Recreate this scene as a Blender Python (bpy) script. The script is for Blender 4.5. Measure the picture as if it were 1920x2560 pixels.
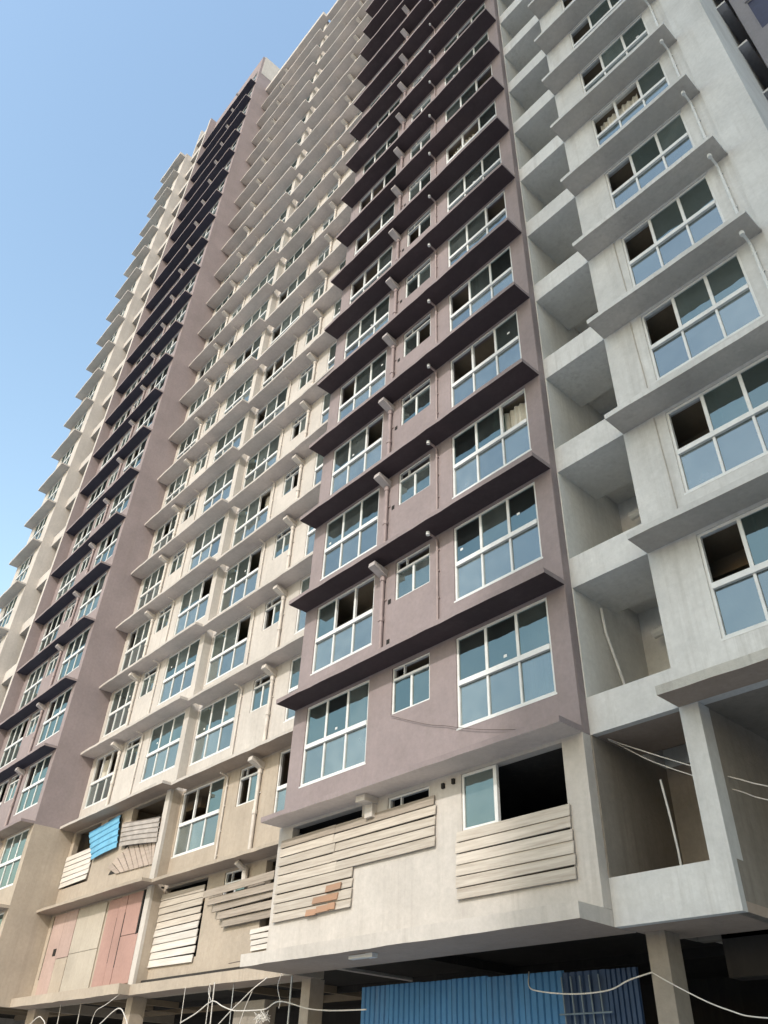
import bpy, math, random
from mathutils import Vector, Matrix
random.seed(7)
for o in list(bpy.data.objects):
    bpy.data.objects.remove(o)
scene = bpy.context.scene
COL = scene.collection
R = math.radians

# ------------------------------------------------------------------ camera
YAW, PITCH, ROLL = R(50.042), R(37.385), R(2.710)
fwd = Vector((-math.sin(YAW) * math.cos(PITCH), math.cos(YAW) * math.cos(PITCH), math.sin(PITCH)))
rgt = Vector((math.cos(YAW), math.sin(YAW), 0))
upv = rgt.cross(fwd)
r2 = rgt * math.cos(ROLL) + upv * math.sin(ROLL)
u2 = upv * math.cos(ROLL) - rgt * math.sin(ROLL)
cam_d = bpy.data.cameras.new('camera')
cam = bpy.data.objects.new('camera', cam_d)
COL.objects.link(cam)
M3 = Matrix((r2, u2, -fwd)).transposed()
cam.matrix_world = Matrix.Translation((0, 0, 1.6)) @ M3.to_4x4()
cam_d.sensor_fit = 'HORIZONTAL'
cam_d.sensor_width = 36
cam_d.lens = 36 * 1947.58 / 1920
cam_d.clip_start = 0.05
cam_d.clip_end = 5000
scene.camera = cam

# ------------------------------------------------------------------ sky, sun, exposure
SUN_AZ, SUN_EL = R(25), R(32)          # azimuth right of the facade normal
sun_dir = Vector((math.sin(SUN_AZ) * math.cos(SUN_EL), -math.cos(SUN_AZ) * math.cos(SUN_EL), math.sin(SUN_EL)))
world = bpy.data.worlds.new('World')
scene.world = world
world.use_nodes = True
wn = world.node_tree
bg = wn.nodes['Background']
sky = wn.nodes.new('ShaderNodeTexSky')
sky.sky_type = 'NISHITA'
sky.sun_disc = False
sky.sun_elevation = SUN_EL
sky.sun_rotation = math.atan2(sun_dir.x, sun_dir.y)
sky.air_density = 1.9
sky.dust_density = 1.7
sky.ozone_density = 1.7
wn.links.new(sky.outputs[0], bg.inputs[0])
bg.inputs[1].default_value = 0.15
sun_l = bpy.data.lights.new('sun', 'SUN')
sun_l.energy = 1.4
sun_l.angle = R(1.2)
sun_l.color = (1.0, 0.935, 0.865)
sun = bpy.data.objects.new('sun', sun_l)
COL.objects.link(sun)
sun.location = (0, 0, 120)
sun.rotation_euler = (-sun_dir).to_track_quat('-Z', 'Y').to_euler()
vs = scene.view_settings
vs.view_transform = 'Standard'
vs.look = 'None'
vs.exposure = 1.07
vs.gamma = 1
vs.use_curve_mapping = False

# ------------------------------------------------------------------ materials
def nodes_of(name):
    m = bpy.data.materials.new(name)
    m.use_nodes = True
    nt = m.node_tree
    b = nt.nodes['Principled BSDF']
    return m, nt, b

def N(nt, t, **kw):
    n = nt.nodes.new(t)
    for k, v in kw.items():
        setattr(n, k, v)
    return n

def ramp(nt, fac, p0, p1, c0=(0, 0, 0, 1), c1=(1, 1, 1, 1)):
    r = N(nt, 'ShaderNodeValToRGB')
    r.color_ramp.elements[0].position = p0
    r.color_ramp.elements[1].position = p1
    r.color_ramp.elements[0].color = c0
    r.color_ramp.elements[1].color = c1
    nt.links.new(fac, r.inputs[0])
    return r.outputs[0]

def mixc(nt, fac, a, b, mode='MIX'):
    m = N(nt, 'ShaderNodeMix', data_type='RGBA', blend_type=mode)
    if isinstance(fac, (int, float)):
        m.inputs[0].default_value = fac
    else:
        nt.links.new(fac, m.inputs[0])
    for s, v in ((6, a), (7, b)):
        if isinstance(v, tuple):
            m.inputs[s].default_value = (*v[:3], 1)
        else:
            nt.links.new(v, m.inputs[s])
    return m.outputs[2]

def plaster(name, col, streak=0.35, blotch=0.25, dirt=(0.20, 0.17, 0.14), bump=0.25, rough=0.85):
    m, nt, b = nodes_of(name)
    geo = N(nt, 'ShaderNodeNewGeometry')
    mp = N(nt, 'ShaderNodeMapping')
    mp.inputs['Scale'].default_value = (1, 1, 1)
    nt.links.new(geo.outputs['Position'], mp.inputs[0])
    big = N(nt, 'ShaderNodeTexNoise')
    big.inputs['Scale'].default_value = 0.55
    big.inputs['Detail'].default_value = 6
    big.inputs['Roughness'].default_value = 0.62
    nt.links.new(mp.outputs[0], big.inputs[0])
    st = N(nt, 'ShaderNodeMapping')
    st.inputs['Scale'].default_value = (3.4, 3.4, 0.16)
    nt.links.new(geo.outputs['Position'], st.inputs[0])
    sn = N(nt, 'ShaderNodeTexNoise')
    sn.inputs['Scale'].default_value = 1.0
    sn.inputs['Detail'].default_value = 7
    sn.inputs['Roughness'].default_value = 0.7
    nt.links.new(st.outputs[0], sn.inputs[0])
    fine = N(nt, 'ShaderNodeTexNoise')
    fine.inputs['Scale'].default_value = 9.0
    fine.inputs['Detail'].default_value = 8
    fine.inputs['Roughness'].default_value = 0.7
    nt.links.new(geo.outputs['Position'], fine.inputs[0])
    lo = tuple(c * 0.78 for c in col)
    hi = tuple(min(1, c * 1.07) for c in col)
    c1 = mixc(nt, ramp(nt, big.outputs[0], 0.3, 0.7), lo, hi)
    c1 = mixc(nt, 1 - blotch, c1, col) if blotch < 1 else c1
    sf = ramp(nt, sn.outputs[0], 0.52, 0.82)
    mul = N(nt, 'ShaderNodeMath', operation='MULTIPLY')
    nt.links.new(sf, mul.inputs[0])
    mul.inputs[1].default_value = streak
    st2 = N(nt, 'ShaderNodeMapping')
    st2.inputs['Scale'].default_value = (11.0, 11.0, 0.5)
    st2.inputs['Location'].default_value = (3.1, 1.7, 0.4)
    nt.links.new(geo.outputs['Position'], st2.inputs[0])
    sn2 = N(nt, 'ShaderNodeTexNoise')
    sn2.inputs['Scale'].default_value = 1.0
    sn2.inputs['Detail'].default_value = 5
    nt.links.new(st2.outputs[0], sn2.inputs[0])
    pm = ramp(nt, big.outputs[0], 0.46, 0.66)
    s2 = N(nt, 'ShaderNodeMath', operation='MULTIPLY')
    nt.links.new(ramp(nt, sn2.outputs[0], 0.5, 0.75), s2.inputs[0])
    nt.links.new(pm, s2.inputs[1])
    s3 = N(nt, 'ShaderNodeMath', operation='MULTIPLY')
    nt.links.new(s2.outputs[0], s3.inputs[0])
    s3.inputs[1].default_value = streak * 0.8
    c1 = mixc(nt, s3.outputs[0], c1, tuple(dirt[i] * 0.5 + col[i] * 0.4 for i in range(3)))
    c2 = mixc(nt, mul.outputs[0], c1, tuple(dirt[i] * 0.55 + col[i] * 0.35 for i in range(3)))
    ff = ramp(nt, fine.outputs[0], 0.35, 0.75, (0.90, 0.90, 0.90, 1), (1.05, 1.05, 1.05, 1))
    c3 = mixc(nt, 1.0, c2, ff, 'MULTIPLY')
    nt.links.new(c3, b.inputs['Base Color'])
    b.inputs['Roughness'].default_value = rough
    b.inputs['Specular IOR Level'].default_value = 0.25
    bp = N(nt, 'ShaderNodeBump')
    bp.inputs['Strength'].default_value = bump
    bp.inputs['Distance'].default_value = 0.02
    nt.links.new(fine.outputs[0], bp.inputs['Height'])
    nt.links.new(bp.outputs[0], b.inputs['Normal'])
    return m

def simple(name, col, rough=0.6, metal=0.0, vary=0.15, scale=6.0, bump=0.0):
    m, nt, b = nodes_of(name)
    geo = N(nt, 'ShaderNodeNewGeometry')
    n = N(nt, 'ShaderNodeTexNoise')
    n.inputs['Scale'].default_value = scale
    n.inputs['Detail'].default_value = 6
    nt.links.new(geo.outputs['Position'], n.inputs[0])
    c = mixc(nt, ramp(nt, n.outputs[0], 0.3, 0.7), tuple(x * (1 - vary) for x in col), tuple(min(1, x * (1 + vary)) for x in col))
    nt.links.new(c, b.inputs['Base Color'])
    b.inputs['Roughness'].default_value = rough
    b.inputs['Metallic'].default_value = metal
    b.inputs['Specular IOR Level'].default_value = 0.35
    if bump:
        bp = N(nt, 'ShaderNodeBump')
        bp.inputs['Strength'].default_value = bump
        bp.inputs['Distance'].default_value = 0.01
        nt.links.new(n.outputs[0], bp.inputs['Height'])
        nt.links.new(bp.outputs[0], b.inputs['Normal'])
    return m

def wood(name, col, dark, vary=0.5):
    m, nt, b = nodes_of(name)
    geo = N(nt, 'ShaderNodeNewGeometry')
    oi = N(nt, 'ShaderNodeObjectInfo')
    mp = N(nt, 'ShaderNodeMapping')
    mp.inputs['Scale'].default_value = (0.9, 9, 16)
    nt.links.new(geo.outputs['Position'], mp.inputs[0])
    n = N(nt, 'ShaderNodeTexNoise')
    n.inputs['Scale'].default_value = 1.0
    n.inputs['Detail'].default_value = 8
    n.inputs['Roughness'].default_value = 0.7
    nt.links.new(mp.outputs[0], n.inputs[0])
    c = mixc(nt, ramp(nt, n.outputs[0], 0.38, 0.72), col, dark)
    v = ramp(nt, oi.outputs['Random'], 0.0, 1.0, (1 - vary * 0.5, 1 - vary * 0.52, 1 - vary * 0.55, 1), (1.04, 1.03, 1.02, 1))
    c = mixc(nt, 1.0, c, v, 'MULTIPLY')
    nt.links.new(c, b.inputs['Base Color'])
    b.inputs['Roughness'].default_value = 0.85
    b.inputs['Specular IOR Level'].default_value = 0.2
    bp = N(nt, 'ShaderNodeBump')
    bp.inputs['Strength'].default_value = 0.4
    bp.inputs['Distance'].default_value = 0.01
    nt.links.new(n.outputs[0], bp.inputs['Height'])
    nt.links.new(bp.outputs[0], b.inputs['Normal'])
    return m

def glass(name, tint, refl, fac0, fac1, d0, d1):
    m = bpy.data.materials.new(name)
    m.use_nodes = True
    nt = m.node_tree
    nt.nodes.clear()
    out = N(nt, 'ShaderNodeOutputMaterial')
    tr = N(nt, 'ShaderNodeBsdfTransparent')
    oi = N(nt, 'ShaderNodeObjectInfo')
    tc = ramp(nt, oi.outputs['Random'], 0.0, 1.0, (*[t * 0.7 for t in tint], 1), (*[min(1, t * 1.25) for t in tint], 1))
    nt.links.new(tc, tr.inputs[0])
    gl = N(nt, 'ShaderNodeBsdfGlossy')
    gl.inputs['Color'].default_value = (*refl, 1)
    gl.inputs['Roughness'].default_value = 0.03
    geo = N(nt, 'ShaderNodeNewGeometry')
    ns = N(nt, 'ShaderNodeTexNoise')
    ns.inputs['Scale'].default_value = 1.3
    nt.links.new(geo.outputs['Position'], ns.inputs[0])
    bp = N(nt, 'ShaderNodeBump')
    bp.inputs['Strength'].default_value = 0.16
    bp.inputs['Distance'].default_value = 0.05
    nt.links.new(ns.outputs[0], bp.inputs['Height'])
    nt.links.new(bp.outputs[0], gl.inputs['Normal'])
    df = N(nt, 'ShaderNodeBsdfDiffuse')
    df.inputs['Color'].default_value = (0.33, 0.385, 0.385, 1)
    mix0 = N(nt, 'ShaderNodeMixShader')
    dn = N(nt, 'ShaderNodeTexNoise')
    dn.inputs['Scale'].default_value = 2.5
    dn.inputs['Detail'].default_value = 5
    nt.links.new(geo.outputs['Position'], dn.inputs[0])
    dfac = ramp(nt, dn.outputs[0], 0.35, 0.8, (0.55, 0.55, 0.55, 1), (1, 1, 1, 1))
    wn_ = N(nt, 'ShaderNodeTexWhiteNoise', noise_dimensions='1D')
    nt.links.new(oi.outputs['Random'], wn_.inputs['W'])
    mr = N(nt, 'ShaderNodeMapRange')
    mr.inputs['To Min'].default_value = d0
    mr.inputs['To Max'].default_value = d1
    nt.links.new(wn_.outputs['Value'], mr.inputs['Value'])
    mm = N(nt, 'ShaderNodeMath', operation='MULTIPLY')
    nt.links.new(dfac, mm.inputs[0])
    nt.links.new(mr.outputs[0], mm.inputs[1])
    nt.links.new(mm.outputs[0], mix0.inputs[0])
    nt.links.new(tr.outputs[0], mix0.inputs[1])
    nt.links.new(df.outputs[0], mix0.inputs[2])
    lw = N(nt, 'ShaderNodeLayerWeight')
    lw.inputs['Blend'].default_value = 0.45
    f = N(nt, 'ShaderNodeMapRange')
    f.inputs['To Min'].default_value = fac0
    f.inputs['To Max'].default_value = fac1
    nt.links.new(lw.outputs['Facing'], f.inputs['Value'])
    mix = N(nt, 'ShaderNodeMixShader')
    nt.links.new(f.outputs[0], mix.inputs[0])
    nt.links.new(mix0.outputs[0], mix.inputs[1])
    nt.links.new(gl.outputs[0], mix.inputs[2])
    nt.links.new(mix.outputs[0], out.inputs[0])
    return m

MT = dict(
    mauve=plaster('mauve_paint', (0.268, 0.225, 0.229), 0.42, 0.75),
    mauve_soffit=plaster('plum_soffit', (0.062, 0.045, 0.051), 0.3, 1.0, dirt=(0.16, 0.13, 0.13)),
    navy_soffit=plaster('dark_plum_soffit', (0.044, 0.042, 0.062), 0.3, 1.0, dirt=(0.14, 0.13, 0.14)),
    cream=plaster('cream_paint', (0.495, 0.465, 0.435), 0.45, 0.8),
    cream_soffit=plaster('cream_soffit', (0.60, 0.535, 0.505), 0.3, 1.0),
    tan=plaster('bare_cement', (0.40, 0.345, 0.285), 0.55, 0.9, bump=0.45),
    tan_soffit=plaster('cement_soffit', (0.38, 0.31, 0.26), 0.4, 0.9, bump=0.45),
    grey=plaster('pale_grey_paint', (0.575, 0.578, 0.575), 0.55, 0.9),
    grey_soffit=plaster('taupe_soffit', (0.48, 0.455, 0.425), 0.5, 1.0),
    loggia=plaster('loggia_plaster', (0.66, 0.66, 0.64), 0.4, 0.8),
    raw=plaster('raw_concrete', (0.27, 0.245, 0.215), 0.8, 1.0, dirt=(0.12, 0.09, 0.07), bump=0.6),
    worn=plaster('worn_cement', (0.46, 0.45, 0.42), 0.7, 1.0, dirt=(0.10, 0.09, 0.08), bump=0.6),
    dgrey=plaster('slate_paint', (0.26, 0.26, 0.29), 0.2, 0.5),
    dgrey_soffit=plaster('slate_soffit', (0.46, 0.46, 0.50), 0.2, 0.5),
    interior=plaster('room_plaster', (0.30, 0.235, 0.165), 0.3, 0.8),
    dark=plaster('painted_shade', (0.035, 0.032, 0.03), 0.3, 0.8),  # near-black colour paints in the shade of voids and plank gaps
    frame=simple('white_aluminium', (0.62, 0.63, 0.63), 0.45, 0, 0.08, 5),
    pipe=simple('plastic_pipe', (0.25, 0.20, 0.20), 0.5, 0, 0.15, 4),
    hpipe=simple('pale_pipe', (0.40, 0.37, 0.37), 0.5, 0, 0.15, 4),
    cpipe=simple('cream_pipe', (0.50, 0.465, 0.43), 0.55, 0, 0.15, 4),
    mpipe=simple('painted_pipe', (0.27, 0.215, 0.21), 0.55, 0, 0.15, 4),
    white=simple('white_plastic', (0.60, 0.61, 0.61), 0.5, 0, 0.08, 5),
    hole=simple('vent_black', (0.015, 0.014, 0.013), 0.9),
    plank=wood('weathered_plank', (0.50, 0.46, 0.41), (0.33, 0.29, 0.25), 0.35),
    wplank=wood('whitewashed_plank', (0.58, 0.56, 0.53), (0.42, 0.39, 0.36), 0.2),
    gplank=wood('grey_plank', (0.34, 0.30, 0.26), (0.21, 0.18, 0.15), 0.3),
    bplank=wood('brown_board', (0.42, 0.35, 0.31), (0.30, 0.26, 0.22), 0.3),
    orange=wood('rusty_board', (0.36, 0.215, 0.14), (0.30, 0.22, 0.17), 0.3),
    pink=plaster('pink_plywood', (0.37, 0.235, 0.205), 0.5, 0.8),
    panel=plaster('plasterboard', (0.41, 0.37, 0.315), 0.4, 0.9),
    pink2=plaster('faded_pink_plywood', (0.40, 0.30, 0.27), 0.4, 1.0),
    blue=plaster('blue_sheet_paint', (0.055, 0.19, 0.40), 0.5, 1.0, dirt=(0.16, 0.12, 0.10), bump=0.1, rough=0.5),
    blue_shade=simple('blue_sheet_painted_shade', (0.018, 0.045, 0.11), 0.5, 0.0, 0.2, 3, 0.1),  # fence blue darkened to paint in the shade at its end
    blue2=simple('bright_blue_sheet_paint', (0.13, 0.36, 0.54), 0.45, 0.0, 0.15, 3, 0.1),
    gsheet=simple('grey_sheet_metal', (0.33, 0.30, 0.28), 0.55, 0.0, 0.2, 3, 0.2),
    navy=simple('navy_paint', (0.025, 0.03, 0.07), 0.5),
    steel=simple('galvanised_bar', (0.35, 0.37, 0.38), 0.45, 0.3),
    bar=simple('blue_steel_bar', (0.14, 0.19, 0.24), 0.5),
    cable=simple('cable_sheath', (0.52, 0.50, 0.47), 0.6, 0, 0.1, 8),
    cable_d=simple('dark_cable', (0.10, 0.08, 0.07), 0.7),
    ground=plaster('dusty_ground', (0.43, 0.43, 0.425), 0.0, 1.0, bump=0.5),
    tower=plaster('tower_paint', (0.52, 0.50, 0.47), 0.2, 0.5),
    curtain=simple('curtain_cloth', (0.62, 0.60, 0.54), 0.9, 0, 0.12, 3),
    glass=glass('tinted_glass', (0.13, 0.28, 0.26), (0.52, 0.64, 0.62), 0.17, 0.56, 0.04, 0.34),
    glass_low=glass('blue_tinted_glass', (0.22, 0.32, 0.32), (0.56, 0.62, 0.62), 0.24, 0.58, 0.14, 0.55),
)

# ------------------------------------------------------------------ mesh and object helpers
class MB:
    def __init__(s):
        s.v, s.f, s.m = [], [], []
    def quad(s, a, b, c, d, m=0):
        i = len(s.v)
        s.v += [a, b, c, d]
        s.f.append((i, i + 1, i + 2, i + 3))
        s.m.append(m)
        return s
    def box(s, x0, x1, y0, y1, z0, z1, m=0, bottom=None, right=None, front=None):
        i = len(s.v)
        s.v += [(x0, y0, z0), (x1, y0, z0), (x1, y1, z0), (x0, y1, z0), (x0, y0, z1), (x1, y0, z1), (x1, y1, z1), (x0, y1, z1)]
        F = [((3, 2, 1, 0), bottom), ((4, 5, 6, 7), None), ((0, 1, 5, 4), front), ((1, 2, 6, 5), right), ((2, 3, 7, 6), None), ((3, 0, 4, 7), None)]
        for f, mm in F:
            s.f.append(tuple(i + k for k in f))
            s.m.append(m if mm is None else mm)
        return s
    def hexa(s, p, m=0):
        i = len(s.v)
        s.v += [tuple(q) for q in p]
        for f in ((3, 2, 1, 0), (4, 5, 6, 7), (0, 1, 5, 4), (1, 2, 6, 5), (2, 3, 7, 6), (3, 0, 4, 7)):
            s.f.append(tuple(i + k for k in f))
            s.m.append(m)
        return s
    def tube(s, pts, r, n=8, m=0, ry=None):
        pts = [Vector(p) for p in pts]
        rings = []
        prev = None
        for k, p in enumerate(pts):
            if k == 0:
                t = pts[1] - p
            elif k == len(pts) - 1:
                t = p - pts[k - 1]
            else:
                t = (pts[k + 1] - p).normalized() + (p - pts[k - 1]).normalized()
            t = t.normalized()
            if prev is None:
                a = Vector((1, 0, 0)) if abs(t.x) < 0.9 else Vector((0, 0, 1))
            else:
                a = prev
            a = (a - t * a.dot(t)).normalized()
            prev = a
            b = t.cross(a)
            sc = 1.0
            if 0 < k < len(pts) - 1:
                cth = (pts[k + 1] - p).normalized().dot((p - pts[k - 1]).normalized())
                sc = min(1.5, 1 / max(0.5, math.sqrt((1 + cth) / 2)))
            base = len(s.v)
            for j in range(n):
                th = 2 * math.pi * j / n + math.pi / n
                s.v.append(tuple(p + a * (r * math.cos(th)) + b * (r * sc * math.sin(th))))
            rings.append(base)
        for k in range(len(rings) - 1):
            for j in range(n):
                s.f.append((rings[k] + j, rings[k] + (j + 1) % n, rings[k + 1] + (j + 1) % n, rings[k + 1] + j))
                s.m.append(m)
        s.f.append(tuple(rings[0] + j for j in reversed(range(n))))
        s.m.append(m)
        s.f.append(tuple(rings[-1] + j for j in range(n)))
        s.m.append(m)
        return s
    def mesh(s, name, mats):
        me = bpy.data.meshes.new(name)
        me.from_pydata(s.v, [], s.f)
        for k in (mats if isinstance(mats, (list, tuple)) else [mats]):
            me.materials.append(MT[k])
        if any(s.m):
            me.polygons.foreach_set('material_index', s.m)
        me.update()
        return me

WORLD = {}

def tag(o, label, cat=None, group=None, kind=None):
    if label: o['label'] = label
    if cat: o['category'] = cat
    if group: o['group'] = group
    if kind: o['kind'] = kind
    return o

def put(name, me, parent=None, loc=(0, 0, 0), rot=None):
    o = bpy.data.objects.new(name, me)
    COL.objects.link(o)
    loc = Vector(loc)
    WORLD[o.name] = loc
    if parent is not None:
        o.parent = parent
        o.location = loc - WORLD[parent.name]
    else:
        o.location = loc
    if rot:
        o.rotation_euler = rot
    return o

def thing(name, label, cat, loc, group=None):
    o = bpy.data.objects.new(name, None)
    COL.objects.link(o)
    o.empty_display_size = 0.3
    o.location = loc
    WORLD[o.name] = Vector(loc)
    return tag(o, label, cat, group)

def build(name, mb, mats, parent):
    return put(name, mb.mesh(name, mats), parent)      # mesh in world coordinates

CACHE = {}

def cached(key, fn):
    if key not in CACHE:
        CACHE[key] = fn()
    return CACHE[key]

def L(k):
    return 3.9 + 3.0 * (k - 1)

def wall_mb(mb, x0, x1, z0, z1, y, t, holes, m=0):
    """front wall in an XZ plane with openings: front, back and reveal faces only"""
    holes = [h for h in holes if h[2] < z1 and h[3] > z0]
    xs = sorted({x0, x1, *[h[0] for h in holes], *[h[1] for h in holes]})
    zs = sorted({z0, z1, *[min(z1, max(z0, h[2])) for h in holes], *[min(z1, max(z0, h[3])) for h in holes]})
    nx, nz = len(xs) - 1, len(zs) - 1
    def open_(i, j):
        if i < 0 or j < 0 or i >= nx or j >= nz:
            return None
        cx, cz = (xs[i] + xs[i + 1]) / 2, (zs[j] + zs[j + 1]) / 2
        return any(h[0] < cx < h[1] and h[2] < cz < h[3] for h in holes)
    grid = [[open_(i, j) for j in range(nz)] for i in range(nx)]
    yb = y + t
    for j in range(nz):
        i = 0
        while i < nx:
            if grid[i][j]:
                i += 1
                continue
            k = i
            while k + 1 < nx and not grid[k + 1][j]:
                k += 1
            a, b, c, d = xs[i], xs[k + 1], zs[j], zs[j + 1]
            mb.quad((a, y, c), (b, y, c), (b, y, d), (a, y, d), m)
            mb.quad((b, yb, c), (a, yb, c), (a, yb, d), (b, yb, d), m)
            i = k + 1
    for i in range(nx):
        for j in range(nz):
            if not grid[i][j]:
                continue
            a, b, c, d = xs[i], xs[i + 1], zs[j], zs[j + 1]
            if i == 0 or not grid[i - 1][j]: mb.quad((a, y, c), (a, y, d), (a, yb, d), (a, yb, c), m)
            if i == nx - 1 or not grid[i + 1][j]: mb.quad((b, y, c), (b, yb, c), (b, yb, d), (b, y, d), m)
            if j == 0 or not grid[i][j - 1]: mb.quad((a, y, c), (a, yb, c), (b, yb, c), (b, y, c), m)
            if j == nz - 1 or not grid[i][j + 1]: mb.quad((a, y, d), (b, y, d), (b, yb, d), (a, yb, d), m)
    for x in (x0, x1):
        mb.quad((x, y, z0), (x, yb, z0), (x, yb, z1), (x, y, z1), m)
    for z in (z0, z1):
        mb.quad((x0, y, z), (x0, yb, z), (x1, yb, z), (x1, y, z), m)
    return mb

# ------------------------------------------------------------------ windows
RAIL = 0.92      # mid rail above the window foot

def big_frame(w, h):
    mb = MB()
    f, d = 0.055, 0.07
    mb.box(0, f, 0, d, 0, h).box(w - f, w, 0, d, 0, h)
    mb.box(f, w - f, 0, d, 0, f).box(f, w - f, 0, d, h - f, h)
    mb.box(f, w - f, -0.03, d, RAIL, RAIL + 0.11)
    for k in (1, 2):
        x = w * k / 3
        mb.box(x - 0.025, x + 0.025, 0.004, d - 0.004, f, RAIL)
        mb.box(x - 0.035, x + 0.035, 0.004, d - 0.004, RAIL + 0.11, h - f)
    mb.box(-0.02, w + 0.02, -0.035, 0.0, -0.035, 0.0)
    return mb.mesh('window_frame', 'frame')

def slot_rects(w, h):
    f = 0.05
    up = [(w * k / 3 + 0.02, w * (k + 1) / 3 - 0.02, RAIL + 0.10, h - f) for k in range(3)]
    lo = [(w * k / 3 + 0.02, w * (k + 1) / 3 - 0.02, f, RAIL + 0.005) for k in range(3)]
    return up, lo

def pane_mesh(w, h, mat):
    return cached(('pane', round(w, 2), round(h, 2), mat), lambda: MB().box(0, w, 0, 0.008, 0, h).mesh('pane', mat))

def curtain_mesh(w, h):
    def mk():
        mb = MB()
        n = 28
        pts = [(w * k / n, 0.035 * math.sin(k * 1.7) + 0.02 * math.sin(k * 0.6)) for k in range(n + 1)]
        for k in range(n):
            (xa, ya), (xb, yb) = pts[k], pts[k + 1]
            mb.quad((xa, ya, 0), (xb, yb, 0), (xb, yb, h), (xa, ya, h))
        return mb.mesh('curtain', 'curtain')
    return cached(('curt', round(w, 2), round(h, 2)), mk)

def big_window(parent, x0, x1, k, y, opens=(), detail=True, curtain=None, sill=0.87, head=2.93):
    w, h = round(x1 - x0, 3), head - sill
    z = L(k) + sill
    o = put('window', cached(('bf', w, round(h, 2)), lambda: big_frame(w, h)), parent, (x0, y + 0.03, z))
    up, lo = slot_rects(w, h)
    if detail:
        for i, (a, b, c, d) in enumerate(up):
            if i in opens:
                continue
            put('pane', pane_mesh(b - a, d - c, 'glass'), o, (x0 + a, y + 0.055, z + c))
        for i, (a, b, c, d) in enumerate(lo):
            put('pane', pane_mesh(b - a, d - c, 'glass_low'), o, (x0 + a, y + 0.065, z + c))
        if opens:      # stile of the sash slid aside
            i = opens[0]
            a, b, c, d = up[i]
            nb = b if i + 1 < 3 and (i + 1) not in opens else a
            put('sash_stile', cached(('stile', round(d - c, 2)), lambda: MB().box(0, 0.05, 0, 0.03, 0, d - c).mesh('sash_stile', 'frame')), o, (x0 + nb + (0.22 if nb == b else -0.27), y + 0.085, z + c))
        for q in range(3):
            if q not in opens and random.random() < .3:
                a, b, c, d = up[q]
                put('sticker', cached('sticker', lambda: MB().box(0, .085, 0, .002, 0, .06).mesh('sticker', 'white')), o, (x0 + a + random.uniform(.1, b - a - .2), y + 0.0525, z + c + random.uniform(.1, .6)))
        if curtain is None and random.random() < .35:
            curtain = random.uniform(.2, .55)
        if curtain:
            put('curtain', curtain_mesh(w * curtain, h - 0.1), o, (x0 + (0.1 if k % 2 else w * (1 - curtain) - 0.1), y + 0.32, z + 0.03))
    else:
        def mk():
            mb = MB()
            for i, (a, b, c, d) in enumerate(up):
                if i not in opens: mb.box(a, b, 0, 0.008, c, d)
            for a, b, c, d in lo: mb.box(a, b, 0.01, 0.018, c, d)
            return mb.mesh('glazing', 'glass')
        put('glazing', cached(('glz', w, round(h, 2), tuple(opens)), mk), o, (x0, y + 0.055, z))
    return o

def small_frame(w, h):
    mb = MB()
    f, d = 0.05, 0.07
    mb.box(0, f, 0, d, 0, h).box(w - f, w, 0, d, 0, h)
    mb.box(f, w - f, 0, d, 0, f).box(f, w - f, 0, d, h - 0.04, h)
    mb.box(f, w - f, -0.015, d, h - 0.34, h - 0.28)
    mb.box(w / 2 - 0.03, w / 2 + 0.03, 0.004, d - 0.004, f, h - 0.34)
    mb.box(w * 0.3 - 0.015, w * 0.3 + 0.015, 0.004, d - 0.004, h - 0.28, h - 0.04)
    mb.box(-0.02, w + 0.02, -0.03, 0.0, -0.03, 0.0)
    return mb.mesh('small_window_frame', 'frame')

def small_window(parent, x0, x1, k, y, opens=(), detail=True):
    w, h = round(x1 - x0, 3), 1.15
    z = L(k) + 1.76
    o = put('window', cached(('sf', w), lambda: small_frame(w, h)), parent, (x0, y + 0.035, z))
    rects = [(0.045, w / 2 - 0.025, 0.045, h - 0.33), (w / 2 + 0.025, w - 0.045, 0.045, h - 0.33)]
    if detail:
        for i, (a, b, c, d) in enumerate(rects):
            if i in opens:
                continue
            put('pane', pane_mesh(b - a, d - c, 'glass'), o, (x0 + a, y + 0.065, z + c))
    else:
        def mk():
            mb = MB()
            for i, (a, b, c, d) in enumerate(rects):
                if i not in opens: mb.box(a, b, 0, 0.008, c, d)
            return mb.mesh('glazing', 'glass')
        put('glazing', cached(('sglz', w, tuple(opens)), mk), o, (x0, y + 0.065, z))
    return o

def ledge(parent, x0, x1, y0, y1, z, mats, th=0.10):
    key = ('ledge', round(x1 - x0, 2), round(y1 - y0, 2), th, mats)
    def mk():
        mb = MB()
        b = 0.012
        w, d = x1 - x0, y1 - y0
        n = max(4, int(w / 0.45))
        rg = random.Random(int(w * 100) + int(th * 1000))
        J = [(w * i / n, rg.uniform(-.010, .010), rg.uniform(-.010, .010)) for i in range(n + 1)]
        for i in range(n):
            (xa, ja, ka), (xb, jb, kb) = J[i], J[i + 1]
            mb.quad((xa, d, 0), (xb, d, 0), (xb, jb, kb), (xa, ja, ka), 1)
            mb.quad((xa, ja, ka), (xb, jb, kb), (xb, jb - .012, th), (xa, ja - .012, th), 0)
            mb.quad((xa, ja - .012, th), (xb, jb - .012, th), (xb, d, th), (xa, d, th), 0)
        for (xa, ja, ka), fl in ((J[0], 0), (J[-1], 1)):
            mb.quad((xa, ja, ka), (xa, d, 0), (xa, d, th), (xa, ja - .012, th), 0)
        mb.quad((0, d, 0), (0, d, th), (w, d, th), (w, d, 0), 0)
        return mb.mesh('ledge', list(mats))
    return put('ledge', cached(key, mk), parent, (x0, y0, z))

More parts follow.
